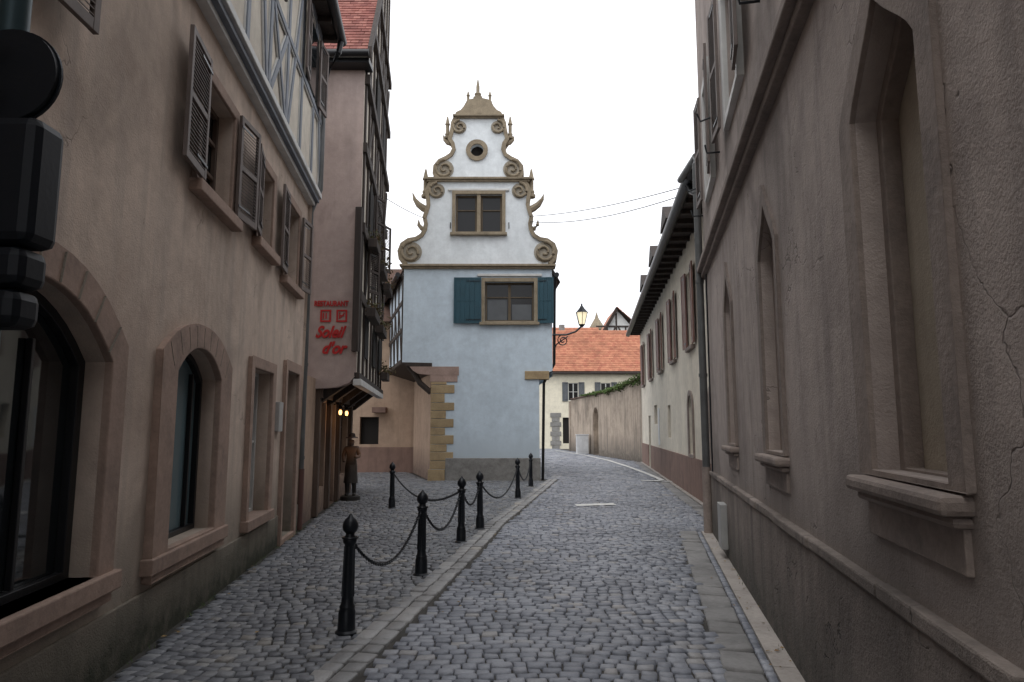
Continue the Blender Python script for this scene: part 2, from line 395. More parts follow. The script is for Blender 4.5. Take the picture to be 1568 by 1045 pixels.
while y<24:
    l=random.uniform(.16,.26)
    for k in (-.078,.078): C.append((curb(y)+k,y+l/2,.07,(l-.014)/2,-math.atan(curb(y+.5)*2-curb(y)*2)))
    y+=l
stones('stone_band_kerb','cobband',C,None,.003)
C=[];y=1.5
while y<33:
    l=random.uniform(.3,.48); off=.40 if y<11 else .27; sl_=.196 if y<11 else .116
    if not 10.7<y<11.4: C.append((rw(y+l/2)-off,y+l/2,.135,(l-.012)/2,-math.atan(sl_)))
    y+=l
stones('gutter_channel','slab',C,None,.002)
C=[];y=1.5
while y<10.9:
    l=random.uniform(.1,.13); C.append((rw(y+l/2)-.225,y+l/2,.03,(l-.012)/2,-math.atan(.196))); y+=l
stones('sett_edging','cob',C,None,.002)
S=MB('pavement_strip','conc',None,.004)
Fr=Frame((1.0,0),(.196,1),True)
y=.5
while y<11:
    S.box(Fr,y,min(y+2.2,11.1)-.01,-.05,.006,-.05,.185); y+=2.2
S.done()
S=MB('pavement_strip','conc',None,.004); Fc=Frame((2.4,0),(.116,1),True)
S.box(Fc,11.4,33,-.05,.008,-.05,.12);S.done()
# fallen leaves along kerb and walls
LT=MB('fallen_leaves','litter')
for k in range(170):
    y=random.uniform(3,20); m=random.random()
    x=rw(y)-abs(random.gauss(0,.12))-.03 if m<.45 else (lw(min(y,17.9))+abs(random.gauss(0,.15))+.06 if m<.8 else curb(y)+random.gauss(0,.5))
    r=random.uniform(.010,.026); a=random.random()*6.28; z=.016
    LT.add([(x+r*math.cos(a),y+r*math.sin(a),z),(x-r*.6*math.sin(a),y+r*.6*math.cos(a),z+.008*random.random()),(x-r*math.cos(a),y-r*math.sin(a),z+.002),(x+r*.6*math.sin(a),y-r*.6*math.cos(a),z+.008*random.random())],[(0,1,2,3)])
LT.done()
MS=MB('wall_foot_weeds','leaf')
for k in range(60):
    y=random.uniform(3,17); lft=random.random()<.6
    x0=(lw(y)+.07) if lft else rw(y)-.045
    for j in range(random.randint(3,8)):
        x=x0+random.gauss(0,.015)*1;yy=y+random.gauss(0,.04); h=random.uniform(.01,.045); d=random.gauss(0,.02)
        MS.add([(x,yy-.006,-.005),(x,yy+.006,-.005),(x+d,yy+d,h)],[(0,1,2)])
MS.done()
# road paint
mk=root('road_marking')
b=MB('crossing_bar','white',mk)
def sheet(b,pts,z=.013): b.add([(x,y,z) for x,y in pts],[tuple(range(len(pts)))])
sheet(b,[(1.33,14.3),(2.17,14.52),(2.15,14.85),(1.31,14.62)]);b.done()
b=MB('edge_line','white',mk)
ln=[(4.1,20.9),(4.6,21.3),(4.72,24),(4.8,28.8),(4.75,34),(4.35,40),(3.1,49)]
for i in range(len(ln)-1):
    (x0,y0),(x1,y1)=ln[i],ln[i+1]; sheet(b,[(x0-.08,y0),(x0+.08,y0),(x1+.08,y1),(x1-.08,y1)],.016)
b.done()
b=MB('stop_bar','white',mk); sheet(b,[(3.9,21.0),(4.75,20.6),(4.8,20.8),(3.95,21.2)],.02); b.done()
# ------------------------------------------------------------------ LEFT HOUSE
LH=root('rendered_town_house'); L=Frame((-2.11,0),(-.1175,1)); LE=11.12
A1=seg(2.6,4.42,.68,2.02,2.4);A2=seg(5.55,6.7,.66,2.06,2.3);D1=rect(8.0,8.95,.55,2.3);D2=rect(9.85,10.7,.05,2.42)
W=[(2.0,2.85,3.8,4.8),(5.84,6.82,3.75,4.8),(7.9,8.62,3.82,4.78),(9.4,10.35,3.7,4.85)]
b=MB('walls','left',LH); b.wall(L,rect(-4,LE,-.2,5.32),[A1,A2,D1,D2]+[rect(*q) for q in W],0,.22)
b.add([L.p(LE,-.2,0),L.p(LE,-.2,-4),L.p(LE,8.3,-4),L.p(LE,8.3,.1)],[(0,1,2,3)]);b.done()
b=MB('stone_surrounds','lstone',LH,.01)
b.ring(L,seg(2.38,4.62,.5,2.14,2.6),A1,-.0,.05); b.ring(L,seg(5.22,7.03,.46,2.2,2.5),A2,0,.06)
b.ring(L,rect(7.86,9.1,.44,2.42),D1,0,.05); b.ring(L,rect(9.72,10.84,-.1,2.56),D2,0,.05)
for a0,a1,z in ((2.3,4.68,.56),(5.18,7.07,.52),(7.84,9.14,.44)): b.box(L,a0,a1,z,z+.12,-.2,.09)
for q in W: b.ring(L,rect(q[0]-.1,q[1]+.1,q[2]-.02,q[3]+.1),rect(*q),0,.03); b.box(L,q[0]-.16,q[1]+.16,q[2]-.12,q[2]-.01,-.05,.11)
b.done()
b=MB('voussoir_joints','lplinth',LH)
for c,h,zs,zt in ((3.5,1.12,2.14,2.6),(6.125,.905,2.2,2.5)):
    for k in range(-4,5):
        x=k/4.6; z=zs+(zt-zs)*(1-abs(x)**2.3); b.beam(L,c+h*x,z-.01,c+h*x*.86,z-.19,.005,.05,.0625)
b.done()
b=MB('plinth','lplinth',LH,.01)
for a0,a1 in ((-4,9.7),(10.86,LE)): b.box(L,a0,a1,-.2,.40,-.02,.022)
b.done()
for A in ((A1,2.6,4.42,.68,'glass'),(A2,5.55,6.7,.66,'glassb')):
    g=MB('shop_window_glass',A[4],LH); g.poly(L,A[0],-.17); g.done()
    inner=[( (a-(A[1]+A[2])/2)*.92+(A[1]+A[2])/2, (z-1.45)*.94+1.45) for a,z in A[0]]
    f=MB('shop_window_frame','gutter',LH,.004); f.ring(L,A[0],inner,-.168,-.12); 
    f.box(L,(A[1]+A[2])/2+.33,(A[1]+A[2])/2+.36,A[3]+.05,2.1,-.166,-.13); f.done()
window(LH,L,8.0,8.95,.55,2.3,.2,'whitetrim',0,[.5],'glass',.05); window(LH,L,9.85,10.7,.05,2.42,.2,'woodframe',0,[.3,.75],'glassd',.09)
for q in W: window(LH,L,*q,.2,'woodframe',1,[.35,.68])
shutter(LH,L.sub(2.98,.05,6),.72,3.85,4.88)
shutter(LH,L.sub(5.82,.06,177),.58,3.76,4.88)
shutter(LH,L.sub(6.86,.05,8),.5,3.76,4.86)
shutter(LH,L.sub(7.86,.05,172),.44,3.82,4.8)
shutter(LH,L.sub(9.36,.05,177),.46,3.72,4.86); shutter(LH,L.sub(10.40,.05,8),.46,3.72,4.86)
b=MB('cornice','whitetrim',LH,.01); b.box(L,-4,LE+.1,5.30,5.37,-.05,.10); b.box(L,-4,LE+.1,5.43,5.52,-.05,.2); b.done()
b=MB('cornice_beam','gbeam',LH,.008); b.box(L,-4,LE+.1,5.365,5.435,-.05,.16); b.done()
b=MB('upper_infill','infill',LH); b.wall(L,rect(-4,LE,5.5,8.3),[],.12,.1); b.done()
b=MB('timber_frame','gbeam',LH,.008); t=MB('timber_edging','whitetrim',LH)
def tb(F,B,T,a0,z0,a1,z1,w,n):
    B.beam(F,a0,z0,a1,z1,w,n,n+.035); 
    if T: T.beam(F,a0,z0,a1,z1,w+.05,n,n+.018)
s=-3.8;i=0
while s<LE:
    tb(L,b,t,s,5.52,s,8.2,.11,.12)
    if i%4 in(0,): tb(L,b,t,s+.08,5.6,s+.85,6.7,.09,.125); tb(L,b,t,s+.08,6.7,s+.85,5.6,.09,.128)
    if i%4 in(1,): tb(L,b,t,s+.1,5.6,s+.82,8.1,.09,.125)
    if i%4==3: tb(L,b,t,s+.82,5.6,s+.1,8.1,.09,.125)
    s+=.95;i+=1
tb(L,b,t,-4,6.75,LE,6.75,.09,.131); tb(L,b,t,-4,8.18,LE,8.18,.12,.127); b.done();t.done()
b=MB('upper_window','glass',LH)
for a in (-.6,3.2,7.0,10.2): b.box(L,a-.38,a+.38,6.85,7.9,.13,.172)
b.done()
for a in (-.6,3.2,7.0,10.2):
    shutter(LH,L.sub(a+.42,.175,8),.42,6.8,7.95); shutter(LH,L.sub(a-.42,.175,176),.42,6.8,7.95)
b=MB('eave_soffit','beam',LH,.005); b.box(L,-4,11.2,8.26,8.32,-.3,.4)
s=-3.9
while s<11.1: b.box(L,s,s+.09,8.16,8.26,.13,.38); s+=.55
b.done()
b=MB('roof','browntile',LH); b.add([L.p(-4,8.34,.42),L.p(11.2,8.34,.42),L.p(11.2,12.1,-4),L.p(-4,12.1,-4)],[(0,1,2,3)]); b.done()
b=MB('gutter','gutter',LH,0,True); b.tube([L.p(-4,8.28,.45),L.p(11.2,8.28,.45)],.085,12); b.tube([L.p(11.05,8.2,.45),L.p(11.05,8.0,.42),L.p(11.15,7.6,.2),L.p(11.18,7.4,.16)],.05,10); b.done()
b=MB('downpipe','zinc',LH,0,True); px=L.p(11.2,0,.17)
q0=L.p(11.19,0,.03)
b.tube([(px.x,px.y,7.5),(px.x,px.y,5.6),(q0.x,q0.y,5.2),(q0.x,q0.y,.95)],.048,12)
for z in (4.3,2.6,1.1): b.tube([(q0.x,q0.y,z),(q0.x,q0.y,z+.05)],.056,12)
b.done()
b=MB('downpipe_base','pipebrown',LH,0,True); b.tube([(q0.x,q0.y,.95),(q0.x,q0.y,0)],.058,12); b.done()
b=MB('meter_box','box',LH,.006); b.box(L,9.32,9.55,1.55,1.95,.0,.06); b.done()
# ------------------------------------------------------------------ RESTAURANT HOUSE (bay)
RH=root('restaurant_house'); BF=Frame((0,12.6),(1,0)); BS=Frame((-1.40,0),(-.1175,1))
sB=12.6*math.hypot(1,.1175)
Gf=Frame((-2.3,0),(-.105,1))
b=MB('bay_front','bay',RH); b.wall(BF,rect(-5.2,-2.88,2.55,8.7),[],0,.1); b.done()
b=MB('bay_side','infill',RH); b.wall(BS,[(sB,2.55),(19,2.55),(19,14),(sB+3.8,14),(sB,8.7)],[],0,.1)
b.add([BS.p(19,2.55,0),BS.p(19,2.55,-5),BS.p(19,14,-5),BS.p(19,14,0)],[(0,1,2,3)]); b.done()
b=MB('bay_beams','beam',RH,.008)
b.box(BS,sB,19,2.5,2.62,-.04,.06)
for z in (4.0,5.3,6.9,8.3,9.9,11.4): b.box(BS,sB+.05+max(0,(z-8.6)*.75),19,z,z+.2,0,.05+.03*(z>5)+.02*(z>8))
s=sB+.1;i=0
while s<19:
    b.box(BS,s,s+.17,2.6,min(13.9,8.6+(s-sB)*1.2),.0,.04)
    if i%2: b.beam(BS,s+.1,4.2,s+.8,5.3,.14,0,.035); b.beam(BS,s+.1,7.1,s+.8,8.3,.14,0,.035)
    if i>3: b.beam(BS,s+.1,10.1,s+.8,11.4,.14,0,.035)
    s+=.8;i+=1
b.done()
b=MB('bay_lower_band','whitetrim',RH,.008); b.box(BS,sB+.0,18.6,2.38,2.5,-.06,.09); b.done()
b=MB('bay_floor','beam',RH,.01); 
b.add([(-5.2,12.6,2.52),(-2.86,12.6,2.52),(-3.55,18.9,2.52),(-5.5,18.9,2.52)],[(0,1,2,3)])
for y in (12.75,13.9,15.2,16.5,17.8):
    x=-1.40-.1175*y; g=-2.3-.105*y
    b.hexa([(g,y,2.05),(g+.05,y,2.05),(g+.05,y+.16,2.05),(g,y+.16,2.05),(g,y,2.51),(x-.03,y,2.51),(x-.03,y+.16,2.51),(g,y+.16,2.51)])
b.done()
b=MB('corner_moulding','bay',RH,.02); b.ext(BF,[(-3.8,2.55),(-2.9,2.55),(-3.0,2.42),(-3.25,2.34),(-3.8,2.30)],-.18,.03); b.done()
b=MB('ground_floor','brown',RH); b.wall(Gf,rect(11.1,18.3,-.2,2.5),[rect(13.0,13.9,.45,2.1),rect(14.3,15.2,.02,2.15),rect(15.7,17.2,.5,2.1)],0,.2)
b.add([Gf.p(18.3,-.2,0),Gf.p(18.3,-.2,-4),Gf.p(18.3,8,-4),Gf.p(18.3,8,0)],[(0,1,2,3)]); b.done()
window(RH,Gf,13.0,13.9,.45,2.1,.18,'woodframe',1,[.7],'glassd'); window(RH,Gf,14.3,15.2,.02,2.15,.18,'woodframe',1,[.4],'glassd',.09); window(RH,Gf,15.7,17.2,.5,2.1,.18,'woodframe',2,[.7],'glassd')
b=MB('shopfront_posts','woodframe',RH,.01)
for s in (12.7,14.0,15.3,17.3): b.box(Gf,s,s+.18,0,2.4,0,.09)
b.box(Gf,12.7,17.5,2.15,2.35,.09,.13); b.done()
b=MB('side_windows','dark',RH)
for s,z,h in ((13.6,3.0,.85),(15.6,3.0,.85),(17.3,3.0,.85),(14,5.6,1.1),(16.2,5.6,1.1),(18,5.6,1.1),(15,8.7,1.0),(17,8.7,1.0)): b.box(BS,s,s+.75,z,z+h,.03,.055)
b.done()
for s,z,h in ((14.8,5.55,1.2),(17.0,5.55,1.2),(13.55,4.3,.9)):
    shutter(RH,BS.sub(s,.08,25),.42,z,z+h,'beam')
b=MB('flower_boxes','beam',RH,.01)
bx=[(13.3,5.35,1.1),(15.4,5.35,1.2),(17.6,5.35,1.1),(13.3,3.95,1.2),(15.6,3.95,1.2),(17.4,3.0,.9)]
for s,z,l in bx: b.box(BS,s,s+l,z-.18,z,.09,.27)
b.done()
pl=MB('box_plants','brownleaf',RH)
for s,z,l in bx:
    for k in range(170):
        p=BS.p(s+random.random()*l,z+abs(random.gauss(0,.12))-.06*random.random(),.18+random.gauss(0,.09)); r=random.uniform(.02,.05)
        d=Vector((random.gauss(0,1),random.gauss(0,1),random.gauss(0,1))).normalized();e=d.orthogonal().normalized()
        pl.add([p-d*r,p+e*r*.6,p+d*r,p-e*r*.6],[(0,1,2,3)])
pl.done()
b=MB('tall_dark_board','beam',RH,.01); b.box(BF,-2.96,-2.84,3.0,5.75,.0,.12); b.done()
tile_roof('roof_tiles',RH,(-5.2,12.28,8.72),(2.45,0,0),(-.49,4.2,5.2),16,44,'redtile')
b=MB('eave_board','gutter',RH,.01); b.box(BF,-5.2,-2.74,8.55,8.66,-.1,.3); b.done()
b=MB('bay_gutter','gutter',RH,0,True); b.tube([(-5.2,12.2,8.68),(-2.72,12.2,8.68)],.07,12); b.done()
b=MB('verge_board','beam',RH,.008)
va,vb=(-2.76,12.25,8.6),(-3.25,16.5,13.85)
b.hexa([va,(va[0]+.08,va[1],va[2]),(vb[0]+.08,vb[1],vb[2]),vb,(va[0],va[1],va[2]+.25),(va[0]+.08,va[1],va[2]+.25),(vb[0]+.08,vb[1],vb[2]+.25),(vb[0],vb[1],vb[2]+.25)]); b.done()
# sign
SG=root('restaurant_sign')
def text(body,x,z,size,shear=0,off=.0,sx=1):
    c=bpy.data.curves.new('lettering','FONT'); c.body=body;c.size=size;c.shear=shear;c.offset=off;c.extrude=.008
    o=bpy.data.objects.new('lettering',c);COL.objects.link(o);o.location=(x,12.58,z);o.rotation_euler=(math.radians(90),0,0);o.scale=(sx,1,1)
    c.materials.append(M['red']);o.parent=SG;return o
text('RESTAURANT',-3.70,3.86,.14,0,.004,.74)
text('Soleil',-3.66,3.27,.30,.42,.010,.80); text("d'or",-3.54,2.97,.30,.42,.010,.88)
b=MB('sign_squares','red',SG)
for x in (-3.58,-3.28):
    b.ring(BF,rect(x,x+.2,3.56,3.79),rect(x+.03,x+.17,3.59,3.76),.002,.018)
b.box(BF,-3.53,-3.51,3.62,3.73,.002,.018);b.box(BF,-3.48,-3.46,3.62,3.73,.002,.018);b.box(BF,-3.23,-3.21,3.62,3.73,.002,.018);b.box(BF,-3.21,-3.14,3.67,3.69,.002,.018);b.beam(BF,-3.20,3.64,-3.13,3.73,.018,.002,.017)
b.done()
for yy in (13.95,14.9):
    WL=root('wall_lantern'); p=Gf.p(yy,1.93,.28)
    b=MB('bracket','black',WL,0,True); b.tube([Gf.p(yy,2.1,.0),Gf.p(yy,2.14,.15),p+Vector((0,0,.12))],.012,6); b.lathe(p.x,p.y,p.z+.06,[(.06,0),(.02,.06)],8); b.lathe(p.x,p.y,p.z-.1,[(.02,0),(.045,.03)],8); b.done()
    b=MB('bulb','warm',WL,0,True); b.lathe(p.x,p.y,p.z-.07,[(.02,0),(.032,.04),(.032,.07),(.02,.10)],10); b.done()
    l=bpy.data.lights.new('lantern_light','POINT');l.energy=1.5;l.color=(1,.55,.25);l.shadow_soft_size=.06
    o=bpy.data.objects.new('lantern_light',l);COL.objects.link(o);o.location=p+Vector((.12,-.05,-.1));o.parent=WL
# ------------------------------------------------------------------ BLUE GABLED HOUSE
BH=root('blue_gabled_house'); B=Frame((0,21.3),(1,0)); cx=-1.09
lo=[(-2.5,-.2),(.85,-.2),(.85,3.15),(1.27,3.38),(1.27,6.66),(-3.44,6.66),(-3.44,3.62),(-2.5,3.3)]
wl=rect(-.86,.70,4.93,6.2); wu=rect(-1.82,-.32,7.83,9.08)
b=MB('facade','blue',BH); b.wall(B,lo,[wl],0,.2); b.done()
R2=[(2.28,6.78),(2.46,6.95),(2.50,7.2),(2.42,7.42),(2.22,7.56),(1.98,7.60),(1.80,7.72),(1.70,7.9),(1.67,8.1),(1.72,8.32),(1.66,8.5),(1.6,8.72),(1.62,8.95),(1.66,9.2),(1.58,9.4),(1.45,9.54)]
R3=[(1.30,9.62),(1.42,9.78),(1.40,10.02),(1.26,10.2),(1.05,10.30),(.88,10.42),(.80,10.6),(.84,10.8),(.94,10.95),(.90,11.1),(.86,11.3),(.84,11.5),(.76,11.68)]
def sym(R): return [(cx+a,z) for a,z in R]+[(cx-a,z) for a,z in reversed(R)]
circ=lambda c,z,r,k=24:[(c+r*math.cos(2*math.pi*i/k),z+r*math.sin(2*math.pi*i/k)) for i in range(k)]
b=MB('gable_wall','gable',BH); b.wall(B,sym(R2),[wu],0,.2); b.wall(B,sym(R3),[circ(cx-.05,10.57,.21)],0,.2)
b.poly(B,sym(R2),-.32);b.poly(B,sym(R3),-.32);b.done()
b=MB('coping','ochre',BH,.008)
for R in (R2,R3):
    for sg in (1,-1): b.ribbon(B,[(cx+sg*a,z) for a,z in R],.12,-.36,.07)
for z0,z1,h,n in ((6.62,6.69,2.42,.08),(6.69,6.76,2.48,.15),(9.50,9.56,1.66,.09),(9.56,9.63,1.74,.15),(11.66,11.70,.78,.09),(11.70,11.76,.84,.15)):
    b.box(B,cx-h,cx+h,z0,z1,-.36,n)
cap=[(.78,11.76),(.74,11.86),(.60,11.93),(.50,12.05),(.42,12.2),(.30,12.3),(.12,12.34),(.09,12.42)]
b.ext(B,sym(cap),-.3,.08)
b.done()
b=MB('volutes','ochre',BH,0,True)
def volute(c,z,r,sg,turns=1.6,a0=90):
    P=[]
    for i in range(40):
        t=i/39; a=math.radians(a0)-t*turns*2*math.pi; rr=r*(1-.82*t)
        q=B.p(cx+sg*(c+rr*math.cos(a)),z+rr*math.sin(a),.06); P.append(q)
    b.tube(P,[.055*(1-.5*i/39)*(r/.34)**.6 for i in range(40)],8)
for sg in (1,-1):
    volute(2.12,7.17,.35,sg);volute(1.33,9.2,.27,sg,1.5);volute(1.10,9.93,.32,sg,1.6);volute(.62,11.36,.24,sg,1.5)
    H=[(1.60,8.58),(1.78,8.66),(1.94,8.78),(2.07,8.96),(2.14,9.18)]
    b.tube([B.p(cx+sg*a,z,-.1) for a,z in H],[.13,.12,.10,.06,.012],8)
    H=[(.9,10.86),(1.02,10.88),(1.12,10.98),(1.17,11.14)]
    b.tube([B.p(cx+sg*a,z,-.1) for a,z in H],[.10,.08,.055,.012],8)
    H=[(1.66,7.98),(1.82,7.98),(1.92,8.1),(1.93,8.26)]
    b.tube([B.p(cx+sg*a,z,-.1) for a,z in H],[.09,.08,.06,.015],8)
b.done()
b=MB('volute_discs','vol',BH,.006)
for sg in (1,-1):
    for c,z,r in ((2.12,7.17,.33),(1.33,9.2,.25),(1.10,9.93,.30),(.62,11.36,.22)): b.ext(B,circ(cx+sg*c,z,r),0,.025)
b.done()
b=MB('oculus_ring','ochre',BH,.01); b.ring(B,circ(cx-.05,10.57,.35),circ(cx-.05,10.57,.21),0,.06); b.done()
b=MB('pinnacles','ochre',BH,0,True)
pin=[(.11,0),(.14,.02),(.14,.1),(.09,.13),(.11,.2),(.075,.26),(.075,.6),(.11,.63),(.085,.68),(.06,.8),(.025,.97)]
for sg in (1,-1):
    b.lathe(cx+sg*1.72,21.4,9.0,pin,8)
    b.lathe(cx+sg*1.03,21.4,11.0,[(r*.8,h*.8) for r,h in pin],8)
    b.lathe(cx+sg*.36,21.4,12.22,[(r*.6,h*.45) for r,h in pin],8)
b.lathe(cx-.04,21.4,12.36,[(.16,0),(.16,.08),(.08,.12),(.12,.2),(.06,.26),(.06,.45),(.02,.7)],8)
b.done()
b=MB('oculus_glass','dark',BH); b.poly(B,circ(cx-.05,10.57,.21),-.19); b.done()
for (a0,a1,z0,z1) in ((-.86,.70,4.93,6.2),(-1.82,-.32,7.83,9.08)):
    b=MB('window_surround','ochre',BH,.01); b.ring(B,rect(a0-.1,a1+.1,z0-.09,z1+.11),rect(a0,a1,z0,z1),0,.07); b.box(B,a0-.16,a1+.16,z0-.12,z0-.03,.0,.14)
    m=(a0+a1)/2
    if z0>7: b.box(B,m-.06,m+.06,z0,z1,-.12,.04)
    b.done()
    if z0>7:
        window(BH,B,a0,m-.06,z0,z1,.16,'winframe',0,[.6],'glassd',.06); window(BH,B,m+.06,a1,z0,z1,.16,'winframe',0,[.6],'glassd',.06)
    else: window(BH,B,a0,a1,z0,z1,.16,'winframe',1,[.62],'glassd',.06)
b=MB('half_drawn_curtain','curtain',BH); b.poly(B,rect(-.78,-.16,5.0,5.65),-.147); b.poly(B,rect(.0,.62,5.0,5.5),-.147); b.done()
b=MB('window_hood','whitetrim',BH,.01); b.box(B,-2.06,-.08,9.20,9.27,0,.06); b.box(B,-1.1,.95,6.38,6.46,0,.06); b.done()
shutter(BH,B.sub(-.98,.06,180),.86,4.86,6.33,'teal',.045,False); shutter(BH,B.sub(.82,.06,8),.5,4.86,6.33,'teal',.045,False)
b=MB('wall_anchors','black',BH)
for a in (-1.98,-.1): b.beam(B,a,7.95,a,8.15,.025,0,.03)
b.done()
b=MB('quoins','quoin',BH,.012)
z=.35;i=0
while z<3.0:
    h=random.uniform(.23,.29); wv=.72 if i%2 else .44
    b.box(B,-2.53,-2.5+wv+random.uniform(-.04,.06),z,z+h-.012,-.3,.025); z+=h;i+=1
b.box(B,.40,1.16,3.10,3.36,-.3,.05)
b.done()
b=MB('corbel_stones','pinkq',BH,.015); b.box(B,-2.56,-1.70,3.02,3.30,-.3,.03); b.ext(B,[(-3.2,3.5),(-1.66,3.5),(-1.66,3.22),(-2.5,3.24),(-2.95,3.28),(-3.1,3.38)],-.3,.035); b.done()
b=MB('plinth','gplinth',BH,.015); b.box(B,-2.05,.88,-.2,.68,-.1,.06); b.done()
b=MB('plinth_corner','quoin',BH,.015); b.box(B,-2.58,-2.06,-.2,.33,-.3,.07); b.done()
BL=Frame((-2.5,21.3),(-.28,1),False); BLu=Frame((-3.44,21.3),(-.28,1),False)
BL.N=-BL.N; BLu.N=-BLu.N
b=MB('side_wall_lower','brown',BH); b.wall(BL,rect(0,9,-.2,3.6),[],0,.1); b.done()
b=MB('side_wall_upper','blue',BH); b.wall(BLu,rect(0,9,3.6,6.5),[],0,.1); b.done()
b=MB('side_beams','beam',BH,.01)
for z in (3.6,4.6,5.5,6.35): b.box(BLu,.02,9,z,z+.14,0,.04)
for k in range(8): b.box(BLu,.02+k*1.1,.16+k*1.1,3.6,6.4,0,.035); b.beam(BLu,.2+k*1.1,3.8,1.0+k*1.1,5.4,.12,0,.03)
b.hexa([B.p(-3.46,3.58,.02),B.p(-2.5,3.28,.02),BL.p(9,3.28,0),BLu.p(9,3.58,0),B.p(-3.46,3.64,.02),B.p(-2.5,3.62,.02),BL.p(9,3.62,0),BLu.p(9,3.64,0)])
b.done()
b=MB('corner_bracket','beam',BH,.01); b.tube([(-2.55,21.5,2.7),(-2.9,21.5,3.0),(-3.1,21.5,3.35),(-3.3,21.5,3.6)],.09,8); b.done()
b=MB('rear_walls','blue',BH); 
b.add([(.85,21.3,-.2),(.4,30,-.2),(.4,30,3.2),(.85,21.3,3.2)],[(0,1,2,3)]);b.add([(1.27,21.3,3.2),(.8,30,3.2),(.8,30,6.6),(1.27,21.3,6.6)],[(0,1,2,3)]);b.add([(.85,21.3,3.2),(1.27,21.3,3.3),(.8,30,3.3),(.4,30,3.2)],[(0,1,2,3)]);b.done()
b=MB('house_roof','browntile',BH)
b.add([(cx-2.65,21.55,6.25),(cx,21.55,11.2),(cx,21.55,11.2),(cx+2.65,21.55,6.25),(cx-5.2,30.5,6.25),(cx-1,30.5,11.2),(cx+2.1,30.5,6.25)],[(0,1,5,4),(1,3,6,5)]);b.done()
b=MB('eave_gutters','gutter',BH,0,True); b.tube([(1.42,21.2,6.42),(1.0,30,6.42)],.08,10); b.tube([(-3.62,21.2,6.42),(-6.1,30,6.42)],.08,10)
b.tube([(1.40,21.4,6.4),(1.36,21.45,5.9),(1.33,21.45,3.6),(1.0,21.42,3.0),(.95,21.42,0)],.045,8); b.done()
# street lantern
SL=root('street_lamp')
b=MB('bracket','black',SL,0,True); 
b.tube([(1.27,21.25,4.5),(1.7,21.25,4.5),(2.0,21.25,4.6),(2.2,21.25,4.78)],.03,8)
P=[(1.6+.18*(1-.75*i/20)*math.cos(i*.5+2),21.25,4.32+.18*(1-.75*i/20)*math.sin(i*.5+2)) for i in range(21)]; b.tube(P,.02,6)
b.tube([(1.3,21.25,4.0),(1.4,21.25,4.2),(1.75,21.25,4.45)],.022,6)
b.lathe(2.2,21.25,4.74,[(.03,0),(.06,.03),(.1,.07),(.1,.09)],8); b.lathe(2.2,21.25,5.2,[(.22,0),(.19,.03),(.08,.15),(.06,.2),(.03,.22),(.03,.27),(.01,.3)],6)
for k in range(6):
    a=2*math.pi*(k+.5)/6; b.tube([(2.2+.1*math.cos(a),21.25+.1*math.sin(a),4.82),(2.2+.2*math.cos(a),21.25+.2*math.sin(a),5.21)],.009,5)
b.done()
b=MB('lantern_glass','lampglass',SL); b.lathe(2.2,21.25,4.83,[(.09,0),(.185,.37)],6); b.done()
for nm,p0,p1,sag in (('overhead_wire',(.5,21.5,8.42),(3.35,12.9,6.28),.12),('overhead_wire',(.5,21.5,8.25),(3.35,12.9,6.12),.22),('overhead_wire',(-2.7,21.5,8.3),(-3.6,18.8,8.1),.05)):
    p0=Vector(p0);p1=Vector(p1); b=MB(nm,'black'); b.tube([p0.lerp(p1,i/12)-Vector((0,0,sag*4*(i/12)*(1-i/12))) for i in range(13)],.010,5); b.done()
# back house in the yard
YH=root('courtyard_house'); YF=Frame((0,25.3),(1,0))
b=MB('walls','brown',YH); b.wall(YF,rect(-12,-3.4,-.2,5.6),[rect(-5.6,-4.9,1.0,2.0),rect(-6.9,-6.0,0,2.1)],0,.2); b.done()
b=MB('openings','dark',YH); b.poly(YF,rect(-5.7,-4.8,.9,2.1),-.19); b.poly(YF,rect(-7,-5.9,0,2.2),-.19); b.done()
b=MB('roof','browntile',YH); b.add([(-12,24.9,5.5),(-3.4,24.9,5.5),(-3.4,28,8.2),(-12,28,8.2)],[(0,1,2,3)]); b.done()
b=MB('plinth','cplinth',YH,.01); b.box(YF,-12,-3.4,-.2,.9,0,.05); b.box(YF,-5.1,-4.6,2.15,2.35,0,.35); b.done()
# ------------------------------------------------------------------ RIGHT HOUSE
RR=root('old_grey_house'); R=Fr
def og(a0,a1,z0=1.42): return ogee(a0,a1,z0,3.0,3.38)
ni=[(2.3,3.07),(5.08,5.78),(7.8,8.4)]
b=MB('walls','right',RR); b.wall(R,rect(-4,11.05,.9,4.0),[og(*q) for q in ni],0,.17)
b.add([R.p(11.05,-.2,0),R.p(11.05,-.2,-4),R.p(11.05,9,-4),R.p(11.05,9,0)],[(0,1,2,3)])
b.wall(R,rect(-4,11.05,4.1,9.2),[rect(9.0,9.8,5.0,6.5),rect(6.3,7.3,5.0,6.5),rect(3.4,4.4,5.0,6.5)],0,.15); b.done()
b=MB('niche_panels','niche',RR)
for q in ni: b.poly(R,og(*q),-.165)
b.done()
b=MB('niche_surrounds','rstone',RR,.012)
for a0,a1 in ni:
    wd=.17 if a0<3 else .12
    o=ogee(a0-wd+.03,a1+wd,1.40,3.02,3.56); b.ring(R,o,og(a0,a1),0,.025)
    i2=ogee(a0+.06,a1-.06,1.43,2.98,3.28); b.ring(R,og(a0,a1),i2,-.164,-.09)
    b.box(R,a0-.08,a1+.1,1.14,1.30,-.02,.022)
b.done()
b=MB('niche_sills','rstone',RR,.02)
for a0,a1 in ni: b.box(R,a0-.12,a1+.15,1.325,1.39,-.16,.10); b.box(R,a0-.10,a1+.13,1.285,1.324,-.02,.06)
b.done()
b=MB('plinth','rplinth',RR,.02); b.box(R,-4,11.05,-.2,.88,-.05,.035); b.done()
b=MB('plinth_ledge','rplinth',RR,.012)
a=-4
